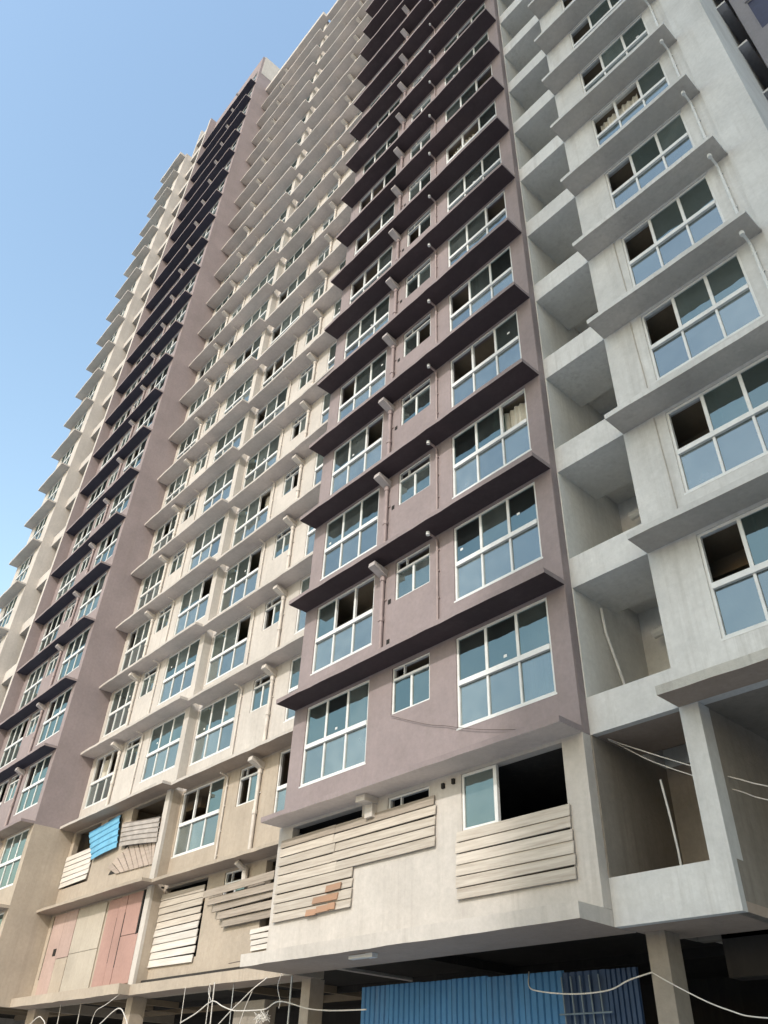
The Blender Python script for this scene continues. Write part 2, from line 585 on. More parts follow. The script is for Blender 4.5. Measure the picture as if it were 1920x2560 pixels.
def drain(parent, x, yw, yl, k, mat, r=0.06, top=2.9, head='cpipe'):
    """waste pipe that comes out under the ledge, bends to the wall and runs down to the next ledge"""
    key = ('drain', mat, round(yw, 2), round(yl, 2), r)
    def mk():
        mb = MB()
        y1 = yw - r - 0.01
        mb.tube([(0, y1, top - 0.16), (0, y1, 1.2), (0, y1, 0.06)], r, 8)
        hw = 0.115
        ya, yb = yl + 0.15, yw - 0.004
        mb.hexa([(-hw, ya, top - .13), (hw, ya, top - .13), (hw, yb, top - .30), (-hw, yb, top - .30), (-hw, ya + .02, top - .004), (hw, ya + .02, top - .004), (hw, yb, top - .09), (-hw, yb, top - .09)], 1)
        mb.tube([(0, y1, 1.42), (0, y1, 1.30)], r + 0.018, 8)
        mb.tube([(0, y1, top - 0.42), (0, y1, top - 0.30)], r + 0.018, 8)
        mb.box(-r - 0.05, r + 0.05, yw - 0.03, yw, 1.9, 1.93)
        return mb.mesh('drain_pipe', [mat, head])
    return put('drain_pipe', cached(key, mk), parent, (x, 0, L(k)))

def thin_pipe(parent, x, yw, k, mat, cap=True):
    key = ('thin', mat, round(yw, 2), cap)
    def mk():
        mb = MB()
        y = yw - 0.045
        mb.tube([(0, y - 0.30, 2.87), (0, y - 0.05, 2.84), (0, y, 2.76), (0, y, 0.1)], 0.03, 6)
        for z in (0.45, 1.15, 1.9, 2.5):
            mb.box(-0.045, 0.045, yw - 0.035, yw, z, z + 0.04)
        return mb.mesh('thin_pipe', mat)
    o = put('thin_pipe', cached(key, mk), parent, (x, 0, L(k)))
    if cap:
        put('pipe_cap', cached(('cap', round(yw, 2)), lambda: MB().tube([(0, yw - 0.36, 2.895), (0, yw - 0.36, 2.80)], 0.05, 8).mesh('pipe_cap', 'white')), o, (x, 0, L(k)))
    return o

def vent(parent, x, y, z, s=0.11):
    put('vent_hole', cached(('vent', s), lambda: MB().box(-s / 2, s / 2, -0.006, 0.02, 0, s * 1.2).mesh('vent_hole', 'hole')), parent, (x, y, z))

def rooms(parent, x0, x1, yf, depth, k0, k1, parts, mat='interior'):
    """slabs, back wall and partitions behind a front wall"""
    mb = MB()
    for k in range(k0, k1 + 1):
        if k > 1:
            mb.box(x0 + 0.03, x1 - 0.03, yf, yf + depth, L(k) + 0.005, L(k) + 0.13)
        if k < k1:
            mb.box(x0 + 0.03, x1 - 0.03, yf + 0.9, yf + 1.15, L(k + 1) - 0.32, L(k + 1) + 0.005)
    z0, z1 = L(k0) + 0.13, L(k1)
    mb.box(x0 + 0.03, x1 - 0.03, yf + depth, yf + depth + 0.15, z0, z1)
    for p in parts:
        mb.box(p - 0.06, p + 0.06, yf + 0.003, yf + depth, z0, z1)
    return build('interior', mb, mat, parent)

# ------------------------------------------------------------------ ground
g = MB().quad((-1500, -1500, 0), (1500, -1500, 0), (1500, 1500, 0), (-1500, 1500, 0))
tag(build('ground', g, 'ground', None), 'dusty beige ground of the building yard', None, None, 'structure')

TOP = 24
# ================================================================== mauve wing (near)
PX0, PX1, PY, PYL = -16.50, -7.59, 11.07, 10.44
near = thing('apartment_wing', 'mauve apartment wing with dark plum ledges, between white loggias and the cream wing', 'building', (-12.05, 11.07, 0))
RW, LW, TW = (-10.57, -8.05), (-15.95, -13.46), (-12.64, -11.38)
holes = []
for k in range(2, TOP + 1):
    holes += [(*RW, L(k) + .87, L(k) + 2.93), (*LW, L(k) + .87, L(k) + 2.93), (*TW, L(k) + 1.76, L(k) + 2.91)]
mb = wall_mb(MB(), PX0, PX1, L(2), 78.0, PY, 0.2, holes)
mb.box(PX1 - 0.2, PX1, PY + 0.2, 18, L(2), 78.0)
mb.box(PX0, PX0 + 0.2, PY + 0.2, 18, L(2), 78.0)
build('wall', mb, 'mauve', near)
base_holes = [(-10.5, -8.05, L(1) + 1.87, L(1) + 2.93), (-16.03, -13.72, L(1) + 1.0, L(1) + 2.6), (-16.03, -13.47, L(1) + 2.6, L(1) + 2.93), (*TW, L(1) + 1.76, L(1) + 2.91)]
mb = wall_mb(MB(), PX0 - 0.08, PX1, L(1) + 0.24, L(2), PY, 0.2, base_holes)
mb.box(PX1 - 0.2, PX1, PY + 0.2, 18, L(1) + 0.24, L(2))
mb.box(PX0 - 0.08, PX0 + 0.12, PY + 0.2, 18, L(1) + 0.24, L(2))
build('base_wall', mb, 'cream', near)
rooms(near, PX0, PX1, PY + 0.2, 4.2, 2, TOP + 1, (-13.1, -10.9))
build('store_wall', MB().box(PX0 + .2, PX1 - .2, 15.3, 15.4, L(1) + .14, L(2)).box(-13.16, -13.04, 11.28, 15.3, L(1) + .14, L(2)).box(PX0 + .13, PX1 - .21, 11.28, 15.3, L(2) - .05, L(2) - .002), 'dark', near)  # near-black colour stands in for the unlit lowest storey
ledge(near, PX0 - .08, PX1, PYL, 11.85, L(1), ('cream', 'tan_soffit'), 0.235)
for k in range(2, TOP + 1):
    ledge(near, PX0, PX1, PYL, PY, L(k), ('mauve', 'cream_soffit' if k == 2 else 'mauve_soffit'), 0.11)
OPR = {4: (2,), 5: (0, 1), 6: (0,), 7: (2,), 9: (0, 1), 10: (2,), 12: (1,)}
OPL = {3: (1, 2), 5: (2,), 6: (0,), 8: (0, 1), 9: (0, 1), 10: (0, 1), 12: (0,)}
OPT = {2: (), 6: (1,), 8: (0,), 11: (0,)}
for k in range(2, TOP + 1):
    dt = k <= 12
    big_window(near, *RW, k, PY, OPR.get(k, (random.choice([0, 1, 2]),) if k > 12 else ()), dt, curtain={2: 0.35, 3: 0.3, 7: 0.4, 8: .5}.get(k))
    big_window(near, *LW, k, PY, OPL.get(k, (random.choice([0, 1, 2]),) if k > 12 else ()), dt, curtain={2: 0.35, 4: 0.6, 7: 0.4}.get(k))
    small_window(near, *TW, k, PY, OPT.get(k, ()), dt)
    if k > 2:
        drain(near, -13.05, PY, PYL, k, 'pipe', head='hpipe')
        thin_pipe(near, -11.08, PY, k, 'mpipe')
        vent(near, -12.83, PY, L(k) + 0.62)
        vent(near, -12.83, PY, L(k) + 1.75)
# lowest storey: one glazed light left in the opening, the rest gaping
o = put('window', MB().box(0, .05, 0, .07, 0, 1.05).box(.80, .88, 0, .07, 0, 1.05).box(.05, .80, 0, .07, 1.0, 1.05).box(.05, .80, 0, .07, 0, .04).mesh('window_frame', 'frame'), near, (-10.5, PY + 0.03, L(1) + 1.875))
put('pane', pane_mesh(.76, .97, 'glass'), o, (-10.46, PY + .055, L(1) + 1.91))
small_window(near, *TW, 1, PY, (0, 1), True)
put('drain_stub', MB().box(-13.25, -12.95, PYL + .25, PY, L(2) - .14, L(2) - .004).box(-13.22, -12.98, PY - .14, PY, L(2) - .42, L(2) - .14).mesh('drain_stub', 'cpipe'), near)
put('corner_joint', MB().box(PX1, PX1 + 0.006, PY + 0.03, PY + 0.215, L(2), 78).mesh('corner_joint', 'mauve'), near)
for xa, za in ((-11.0, 2.75), (-10.72, 2.78)):
    put('junction_box', MB().box(xa, xa + .065, PY - .05, PY, L(1) + za, L(1) + za + .1).mesh('junction_box', 'hole'), near)

# ================================================================== pale grey wing (near, right)
BY = 11.29
WX0, WX1, WYL = -5.86, -2.05, 10.66
white = thing('apartment_wing', 'pale grey apartment wing with a stack of open loggias and taupe ledges', 'building', (-4.5, BY, 0))
WW = (-4.90, -2.60)
holes = [(*WW, L(k) + .87, L(k) + 2.93) for k in range(2, TOP + 1)]
mb = wall_mb(MB(), WX0, -1.17, L(2), 82.0, BY, 0.2, holes)
mb.box(WX0, WX0 + 0.15, BY + 0.2, 16, L(2), 82)
mb.box(-1.37, -1.17, BY + 0.2, 18, L(2), 82)
build('wall', mb, 'grey', white)
# vertical pier right of the windows, slightly proud
build('pier', MB().box(-2.03, -1.165, BY - 0.06, BY - 0.002, L(2), 82), 'grey', white)
rooms(white, WX0 + .15, -1.37, BY + 0.2, 4.0, 2, TOP + 1, ())
# loggias
mb = MB()
mb.box(PX1 + 0.002, PX1 + 0.03, BY + 0.005, 13.6, L(2), 82)          # inner left wall
mb.box(PX1 + 0.03, WX0, 13.6, 13.8, L(2), 82)                      # back wall
build('loggia_wall', mb, 'loggia', white)
build('raw_loggia_wall', MB().box(PX1 + 0.002, PX1 + 0.03, BY + 0.005, 13.6, L(1) + .1, L(2) - .001).box(PX1 + 0.03, -5.72, 13.6, 13.8, L(1) + .1, L(2)), 'raw', white)
for k in range(1, TOP + 2):
    xr = WX0 if k > 1 else -5.53
    par = put('parapet', cached(('par', k == 1), lambda: MB().box(PX1 + 0.004, xr, 0, 0.14, 0, 0.69, 0, bottom=1).mesh('parapet', ['grey', 'loggia'])), white, (0, BY, L(k)))
    put('loggia_slab', cached(('lslab', min(k, 3)), lambda: MB().box(PX1 + 0.03, xr, 0.14, 1.41, 0.002, 0.14, 0).box(PX1 + 0.03, xr, 1.41, 2.31, 0.36, 0.45, 0).mesh('loggia_slab', 'loggia' if k > 2 else 'tan_soffit')), white, (0, BY, L(k)))
for k in range(2, TOP + 1):
    ledge(white, WX0, WX1, WYL, BY, L(k), ('grey', 'grey_soffit') if k > 2 else ('worn', 'tan_soffit'), 0.12 if k > 2 else .15)
OPW = {2: (0,), 3: (0,), 4: (0,), 5: (0,), 6: (0,), 7: (0, 1), 8: (0,), 9: (0,), 10: (0, 1), 11: (2,)}
for k in range(2, TOP + 1):
    big_window(white, *WW, k, BY, OPW.get(k, ()), k <= 12)
    if k % 2 == 0 or k > 4:
        thin_pipe(white, -2.32, BY, k, 'white', True)
# hanging waste pipes inside the loggias
for k in range(2, 13):
    put('loggia_pipe', cached('lpipe', lambda: MB().tube([(-7.1, 13.25, 2.55), (-6.4, 13.25, 2.62), (-6.15, 13.25, 2.62), (-6.02, 13.3, 2.5), (-6.0, 13.35, 2.2), (-6.0, 13.35, 0.1)], 0.10, 8).mesh('loggia_pipe', 'white')), white, (0, 0, L(k)))
put('waste_pipe', MB().tube([(-7.50, 12.1, L(3) - .15), (-7.50, 12.15, L(3) - .7), (-7.48, 12.35, L(3) - 1.3), (-7.46, 12.6, L(3) - 2.1)], .03, 8).mesh('waste_pipe', 'white'), white)
# hairline crack and dangling wire down the margin of two storeys
for k, x in ((3, -5.14), (5, -5.1), (4, -5.16)):
    put('conduit', cached(('cond', k), lambda: MB().tube([(x, BY - .015, L(k) + 2.95), (x + .01, BY - .015, L(k) + 2.2), (x + .03, BY - .012, L(k) + 1.3), (x + .04, BY - .012, L(k) + .75), (x + .02, BY - .012, L(k) + 0.12)], 0.012, 5).mesh('conduit', 'grey_soffit')), white)
# lowest storey of the loggia stack
build('column', MB().box(WX0 - 0.0, -5.53, BY, BY + 0.33, L(1) + 0.69, L(2) + 0.0), 'grey', white)
mb = MB()
mb.box(-5.70, -5.532, BY + 0.142, 17.0, L(1) + 0.002, L(2) - 0.002)
mb.box(PX1, 4, 17.0, 17.2, 0, L(2))
mb.box(-5.86, 5, BY + 0.2, 17.0, L(2) + 0.0, L(2) + 0.2)
build('under_wall', mb, 'raw', white)
build('ground_column', MB().box(-7.46, -7.13, 11.9, 12.3, 0, L(1) + 0.0), 'raw', white)
build('ground_beam', MB().box(-7.13, 4, 13.6, 14.0, L(1) - 0.45, L(1) + 0.2).box(-7.59, -5.53, BY + 1.45, 17, L(1) + 0.46, L(1) + 0.6), 'dark', white)  # shade under the slab is put into the colour
put('waste_pipe', MB().tube([(-6.92, 12.2, 6.2), (-6.86, 12.2, 5.55), (-6.83, 12.2, 5.08), (-6.82, 12.2, 4.5)], 0.02, 6).mesh('waste_pipe', 'white'), white)

# ================================================================== cream wing
CXA, CXM, CXB = -32.87, -24.85, -16.50
CYA, CYB = 12.15, 12.48
cream = thing('apartment_wing', 'cream apartment wing set back between the two mauve wings, pale ledges and boarded lower storeys', 'building', (-24.7, 12.15, 0))
AW, BW, CW, DW = (-32.60, -30.35), (-27.75, -25.20), (-24.75, -22.17), (-19.15, -16.70)
T1, T2 = (-29.78, -28.60), (-21.25, -20.12)
hl, hr = [], []
for k in range(1, TOP):
    hl += [(*AW, L(k) + .87, L(k) + 2.93), (*BW, L(k) + .87, L(k) + 2.93), (*T1, L(k) + 1.76, L(k) + 2.91)]
    hr += [(*CW, L(k) + .87, L(k) + 2.93), (*DW, L(k) + .87, L(k) + 2.93), (*T2, L(k) + 1.76, L(k) + 2.91)]
for (za, zb, mat, nm) in ((L(3), L(24) + .4, 'cream', 'wall'), (L(1) + .002, L(3), 'tan', 'base_wall')):
    mb = wall_mb(MB(), CXA, CXM, za, zb, CYA, 0.2, hl)
    wall_mb(mb, CXM, CXB, za, zb, CYB, 0.2, hr)
    mb.quad((CXM, CYA + .2, za), (CXM, CYB, za), (CXM, CYB, zb), (CXM, CYA + .2, zb))
    build(nm, mb, mat, cream)
build('store_wall', MB().box(CXA + .03, CXB - .03, 15.5, 15.6, L(1) + .14, L(3)).box(CXA + .03, CXM, CYA + .22, 15.5, L(2) - .05, L(2)).box(CXM, CXB - .03, CYB + .22, 15.5, L(2) - .05, L(2)), 'dark', cream)  # shade of the rooms behind is put into the near-black colour
rooms(cream, CXA, CXM, CYA + 0.2, 4.2, 1, TOP, (-30.0, -28.2))
rooms(cream, CXM, CXB, CYB + 0.2, 4.0, 1, TOP, (-21.7, -19.6))
for k in range(1, TOP + 1):
    th = 0.26 if k == 1 else (0.45 if k == TOP else 0.09)
    mats = ('tan', 'tan_soffit') if k <= 2 else (('cream', 'tan_soffit') if k == 3 else ('cream', 'cream_soffit'))
    ledge(cream, CXA, -24.55, 11.52, CYA, L(k), mats, th)
    ledge(cream, -24.55, CXB, 11.85, CYB, L(k), mats, th)
OPC = {2: (0, 1), 4: (2,), 5: (2,), 8: (0,), 9: (0, 1)}
def rnd(p):
    return (random.choice([0, 1, 2]),) if random.random() < p else ()
for k in range(2, TOP):
    dt = k <= 9
    if k > 2:
        big_window(cream, *AW, k, CYA, (0, 1, 2) if k == 3 else rnd(.35), dt, curtain=.4 if k in (3, 6) else None)
        big_window(cream, *BW, k, CYA, rnd(.35) if k > 4 else (), dt, curtain=.35 if k in (5, 7) else None)
        small_window(cream, *T1, k, CYA, rnd(.2) if k != 3 else (), dt)
        drain(cream, -30.12, CYA, 11.52, k, 'cpipe')
        thin_pipe(cream, -28.30, CYA, k, 'cpipe', False)
    big_window(cream, *CW, k, CYB, OPC.get(k, rnd(.35) if k > 5 else ()), dt, curtain=.3 if k in (3, 6) else None)
    big_window(cream, *DW, k, CYB, (0, 1) if k == 2 else (), dt)
    small_window(cream, *T2, k, CYB, {2: (0,), 4: (0,), 6: (1,), 7: (0,)}.get(k, ()), dt)
    drain(cream, -20.0, CYB, 11.85, k, 'cpipe')
    thin_pipe(cream, -21.88, CYB, k, 'cpipe', False)
    if k > 2 and k < 10:
        vent(cream, -29.92, CYA, L(k) + .35, .09)
small_window(cream, *T2, 1, CYB, (0,), True)
put('drain_stub', MB().tube([(-20.0, 12.05, L(2) - .06), (-20.0, 12.36, L(2) - .2), (-20.0, 12.38, L(2) - .62)], .085, 8).mesh('drain_stub', 'cpipe'), cream)
build('pilaster', MB().box(-25.16, -24.852, CYA - 0.10, CYA - 0.002, L(1) + 0.26, L(2) - 0.002).box(-25.16, -24.852, CYA - 0.10, CYA - 0.002, L(2) + 0.09, L(3) - 0.002), 'cream', cream)
# ground storey piers; back and ceiling have their shade painted near-black
mb = MB()
for xa, xb, ya, yb in ((-25.20, -24.83, 12.15, 12.6), (-16.95, -16.62, 12.4, 12.8), (-32.9, -32.2, 12.2, 12.7)):
    build('ground_column', MB().box(xa, xb, ya, yb, 0, L(1) - 0.001), 'tan', cream)
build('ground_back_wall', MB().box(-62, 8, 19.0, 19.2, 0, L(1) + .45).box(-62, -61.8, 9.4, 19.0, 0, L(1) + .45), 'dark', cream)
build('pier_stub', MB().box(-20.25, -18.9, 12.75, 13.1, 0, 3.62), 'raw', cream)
build('ground_ceiling', MB().box(-62, -7.6, 12.3, 19.0, L(1) + 0.30, L(1) + 0.42), 'dark', cream)  # ceiling coloured near-black for the shade of the void

# ================================================================== far mauve wing
FX0, FX1, FY, FYL = -41.07, -32.87, 10.50, 9.96
far = thing('apartment_wing', 'far mauve apartment wing with a broad plain side wall and dark ledges', 'building', (-37.0, 10.5, 0))
FR, FL, FT = (-35.75, -33.25), (-40.55, -38.10), (-37.85, -36.65)
holes = []
for k in range(1, TOP + 1):
    holes += [(*FR, L(k) + .87, L(k) + 2.93), (*FL, L(k) + .87, L(k) + 2.93), (*FT, L(k) + 1.76, L(k) + 2.91)]
mb = wall_mb(MB(), FX0, FX1, L(3), 78.2, FY, 0.2, holes)
mb.box(FX1 - .2, FX1, FY + .2, 18, L(3), 75.1)
build('wall', mb, 'mauve', far)
build('top_band', MB().box(FX1 - .2, FX1 + .02, FY + .2, 18, 75.1, 78.4), 'cream', far)
mb = wall_mb(MB(), FX0, FX1, L(1) + .002, L(3), FY, 0.2, holes)
mb.box(FX1 - .2, FX1, FY + .2, 18, L(1) + .002, L(3))
build('base_wall', mb, 'tan', far)
build('end_fin', MB().box(FX0 - .30, FX0, 9.90, 16, L(2), 78.2, 0, front=1), ['mauve', 'cream'], far)
rooms(far, FX0, FX1 - .2, FY + .2, 4.0, 1, TOP + 1, (-38.0, -36.2))
for k in range(1, TOP + 1):
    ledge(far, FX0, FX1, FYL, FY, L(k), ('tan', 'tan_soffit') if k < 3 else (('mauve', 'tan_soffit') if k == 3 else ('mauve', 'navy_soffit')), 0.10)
    big_window(far, *FR, k, FY, rnd(.3), False)
    big_window(far, *FL, k, FY, rnd(.3), False)
    small_window(far, *FT, k, FY, rnd(.2), False)
    drain(far, -36.2, FY, FYL, k, 'pipe', head='hpipe')
    if k < 10:
        vent(far, -36.42, FY, L(k) + 0.5)
        vent(far, -36.42, FY, L(k) + 1.6)

# ================================================================== far cream wing
fw = thing('apartment_wing', 'far cream apartment wing at the end of the row, outlined against the sky', 'building', (-45.0, 9.4, 0))
GX0, GX1, GY, GYL = -47.05, -43.15, 9.35, 8.79
GW = (-46.4, -44.1)
mb = wall_mb(MB(), GX0, GX1, 0, 73.6, GY, .2, [(*GW, L(k) + .87, L(k) + 2.93) for k in range(1, TOP)])
mb.box(GX1 - .2, GX1, GY + .2, 16, 0, 73.6)
mb.box(GX1 - .2, GX1, 9.94, 16, 73.6, 78.9)
mb.box(GX0, GX1, 11.0, 16, 73.5, 78.0)
mb.box(GX0, GX0 + .2, GY + .2, 16, 0, 73.6)
build('wall', mb, 'cream', fw)
rooms(fw, GX0 + .2, GX1 - .2, GY + .2, 4, 1, TOP, ())
build('loggia_wall', MB().box(GX1, FX0 - .30, 12.2, 12.4, 0, 78.9), 'cream', fw)
for k in range(1, TOP + 2):
    put('parapet', cached('fpar', lambda: MB().box(GX1 + .003, FX0 - .305, 0, .14, 0, .69, 0, bottom=1).box(GX1 + .003, FX0 - .305, .14, 2.26, .002, .14, 1).mesh('parapet', ['cream', 'grey_soffit'])), fw, (0, 9.94, L(k)))
for k in range(1, TOP + 1):
    ledge(fw, GX0, GX1, GYL, GY, L(k), ('cream', 'grey_soffit'), .10 if k < TOP else .3)
    if k < TOP:
        big_window(fw, *GW, k, GY, rnd(.3), False)

# ================================================================== slate wing behind the right pier
sl = thing('apartment_wing', 'dark slate apartment wing set back behind the pale grey corner pier', 'building', (1.5, 14.6, 0))
SW = (-0.45, 1.6)
mb = wall_mb(MB(), -0.78, 6.0, 0, 82, 14.45, .2, [(*SW, L(k) + .25, L(k) + 2.3) for k in range(5, TOP + 1)] + [(2.6, 4.6, L(k) + .87, L(k) + 2.9) for k in range(5, TOP + 1)])
mb.box(-1.37, -0.78, 16.4, 16.6, 0, 82)
mb.box(-0.78, -0.6, 14.65, 16.4, 0, 82)
build('wall', mb, 'dgrey', sl)
rooms(sl, -0.6, 6, 14.65, 4, 5, TOP + 1, (2.1,))
for k in range(5, TOP + 1):
    ledge(sl, -1.36, -0.87, 14.30, 16.4, L(k), ('white', 'dgrey_soffit'), .08)
    o = put('window', cached('slf', lambda: MB().box(0, .05, 0, .06, 0, 2.05).box(2.0, 2.05, 0, .06, 0, 2.05).box(.05, 2.0, 0, .06, 0, .05).box(.05, 2.0, 0, .06, 2.0, 2.05).box(1.0, 1.05, 0, .06, .05, 2.0).mesh('window_frame', 'dgrey')), sl, (-0.45, 14.5, L(k) + .25))
    put('glazing', cached('slg', lambda: MB().box(.04, 2.01, 0, .008, .04, 2.01).mesh('glazing', 'navy')), o, (-0.45, 14.53, L(k) + .25))

# ================================================================== unseen tower, placed to throw the shade on the right
tw = thing('shade_tower', 'unseen plain grey tower placed across the yard to shade the pale grey wing', 'building', (20, -24, 0))
TX0, TX1, TY0, TY1, TH = 12.0, 28.0, -35.0, -14.0, 84.0
mb = MB()
mb.box(TX0 + .4, TX1 - .4, TY0 + .4, TY1 - .4, 0, TH)
for k in range(1, 28):
    mb.box(TX0, TX1, TY0, TY1, L(k) - .15, L(k) + .75)
for cx in (TX0, TX1 - .5):
    for cy in (TY0, TY1 - .5):
        mb.box(cx + .01, cx + .49, cy + .01, cy + .49, 0, TH + 1)
build('wall', mb, 'tower', tw)

# ================================================================== boarding and loose sheets
def plank_row(parent, xa, xb, z, h, y, mat, tilt=0.0, th=0.025):
    w = xb - xa
    mb = MB()
    e = [random.uniform(-.012, .012) for _ in range(4)]
    j = random.uniform(-.006, .006)
    mb.hexa([(0, 0, j), (w, 0, e[0]), (w, th, e[0]), (0, th, j), (0 + e[2], 0, h + j), (w + e[3], 0, h + e[1]), (w + e[3], th, h + e[1]), (0 + e[2], th, h + j)])
    return put('plank', mb.mesh('plank', mat), parent, (xa, y - th - random.uniform(.036, .046), z), (-random.uniform(.10, .17), random.uniform(-.004, .004) + tilt, 0))

def gap_shade(parent, xa, xb, y, za, zb):  # near-black sheet added to paint shade into the plank gaps
    put('gap_shade_board', MB().box(xa, xb, y - .012, y - .003, za, zb).mesh('gap_shade_board', 'dark'), parent)

b1 = thing('timber_boarding', 'long weathered plank boarding with rusty orange patches under the mauve wing', 'boarding', (-14, PY, L(1) + .7))
z = 6.39
row = 0
while z > 4.62:
    wide = z > 5.5
    xa = -16.42 + random.uniform(-.03, .05)
    xb = (-11.18 if wide else -13.62) + random.uniform(-.02, .03)
    seam = -14.25 + random.uniform(-.12, .12) if wide else None
    if seam:
        plank_row(b1, xa, seam, z, .18, PY, 'gplank' if row == 0 else 'plank')
        plank_row(b1, seam + .01, xb, z, .18, PY, 'gplank' if row == 0 else 'plank')
    else:
        plank_row(b1, xa, xb, z, .18, PY, 'plank')
    z -= .197
    row += 1
for xa, xb, zz in ((-14.9, -14.05, 5.02), (-14.75, -14.3, 4.83), (-14.45, -13.95, 5.20), (-15.1, -14.75, 4.80), (-14.35, -14.1, 4.85)):
    plank_row(b1, xa, xb, zz, .13, PY - .035, 'orange')
gap_shade(b1, -16.38, -11.25, PY, 5.63, 6.52)
gap_shade(b1, -16.38, -13.70, PY, 4.86, 5.63)
b2 = thing('timber_boarding', 'pale plank boarding below the gaping black window beside the white loggia', 'boarding', (-9.3, PY, L(1) + .7))
for r in range(6):
    plank_row(b2, -10.62 + random.uniform(-.01, .02), -7.99 - .0 * r + random.uniform(-.02, .03), 5.57 - r * .195, .183, PY, 'plank')
gap_shade(b2, -10.58, -8.05, PY, 4.62, 5.73)
b3 = thing('timber_boarding', 'whitewashed plank boarding beside the concrete pilaster on the lowest cream storey', 'boarding', (-23.5, CYB, L(1) + .7))
for r in range(10):
    plank_row(b3, -24.83 + random.uniform(-.02, .04), -22.24 + random.uniform(-.04, .04), 6.48 - r * .202, .188, CYB, 'wplank' if r > 4 else 'plank', random.uniform(-.01, .01))
gap_shade(b3, -24.78, -22.3, CYB, 4.7, 6.62)
b4 = thing('timber_boarding', 'grey planks leaning out over the small lower window of the cream wing', 'boarding', (-20.2, 12.2, 5.4))
for r in range(5):
    f = r / 5
    xa = -21.85 + 1.25 * f
    plank_row(b4, xa, -18.35, 6.17 - r * .205, .195, CYB - .20 + .035 * r, 'gplank', random.uniform(-.012, .012))
b5 = thing('timber_boarding', 'short white planks tucked against the corner under the leaning grey planks', 'boarding', (-18.9, CYB, 4.7))
for r in range(4):
    plank_row(b5, -19.45 + .04 * r, -18.2, 5.05 - r * .13, .115, CYB, 'wplank', random.uniform(-.02, .01))
b6 = thing('timber_boarding', 'short pale plank boarding next to the hanging blue sheet', 'boarding', (-31.6, CYA, 7.8))
for r in range(6):
    plank_row(b6, -32.83, -30.42 + random.uniform(-.03, .04), 8.77 - r * .192, .178, CYA, 'wplank', -.01)
gap_shade(b6, -32.8, -30.5, CYA, 7.84, 8.92)
# fan of slanted boards
b7 = thing('timber_boarding', 'fan of slanted brown boards under the crumpled grey sheet', 'boarding', (-27, CYA, 7.6))
n = 10
for r in range(n):
    t0, t1 = r / n, (r + .84) / n
    def P(t):
        top = Vector((-28.75 + 3.45 * t, 0, 7.98 + .58 * min(1, t * 2.2) - .42 * max(0, t - .45)))
        bot = Vector((-28.75 + 3.5 * min(1, t + .24), 0, 7.66 - .10 * t))
        return top, bot
    (a, b), (c, d) = P(t0), P(t1)
    y0, y1 = CYA - .05 - .004 * (r % 3), CYA - .02
    mb = MB().hexa([(b.x, y0, b.z), (d.x, y0, d.z), (d.x, y1, d.z), (b.x, y1, b.z), (a.x, y0, a.z), (c.x, y0, c.z), (c.x, y1, c.z), (a.x, y1, a.z)])
    put('plank', mb.mesh('plank', 'bplank'), b7)
put('gap_shade_board', MB().hexa([(-28.6, CYA - .016, 7.72), (-25.35, CYA - .016, 7.62), (-25.35, CYA - .004, 7.62), (-28.6, CYA - .004, 7.72), (-28.0, CYA - .016, 8.28), (-25.35, CYA - .016, 8.10), (-25.35, CYA - .004, 8.10), (-28.0, CYA - .004, 8.28)]).mesh('gap_shade_board', 'dark'), b7)  # shade between the slanted boards, painted as a near-black sheet

def corrugated(mb, P00, P10, P11, P01, n, amp, vertical=True, sag=0.0):
    """sheet through four corners, ribs across; front side towards -Y, with thickness"""
    P00, P10, P11, P01 = map(Vector, (P00, P10, P11, P01))
    st = n * 8
    rows = 5
    V = []
    for s in range(2):
        for j in range(rows + 1):
            v = j / rows
            for i in range(st + 1):
                u = i / st
                p = (P00 * (1 - u) + P10 * u) * (1 - v) + (P01 * (1 - u) + P11 * u) * v
                ph = (u if vertical else 0) * n
                q = [1, 1, 1, 1, 1, 1, 0, 0][i % 8]
                off = -amp * q - sag * math.sin(v * 3.1) * math.sin(u * 2.6 + 1) + .006 * s
                V.append((p.x, p.y + off, p.z))
    base = len(mb.v)
    mb.v += V
    w = st + 1
    for j in range(rows):
        for i in range(st):
            a = base + j * w + i
            mb.f.append((a, a + 1, a + w + 1, a + w)); mb.m.append(0)
            c = a + w * (rows + 1)
            mb.f.append((c + w, c + w + 1, c + 1, c)); mb.m.append(0)
    return mb

mb = corrugated(MB(), (-30.18, 12.06, 8.44), (-30.96, 12.02, 9.52), (-28.42, 12.0, 9.70), (-28.19, 12.06, 8.56), 5, .035, True, .05)
tag(put('metal_sheet', mb.mesh('metal_sheet', 'blue2')), 'bright blue ribbed metal sheet hung askew over an upper opening of the cream wing', 'metal sheet')
mb = corrugated(MB(), (-27.98, 12.05, 8.55), (-28.06, 12.03, 9.36), (-25.12, 11.99, 9.02), (-25.10, 12.05, 8.22), 5, .035, True, .07)
tag(put('metal_sheet', mb.mesh('metal_sheet', 'gsheet')), 'crumpled grey metal sheet beside the hanging blue one', 'metal sheet')

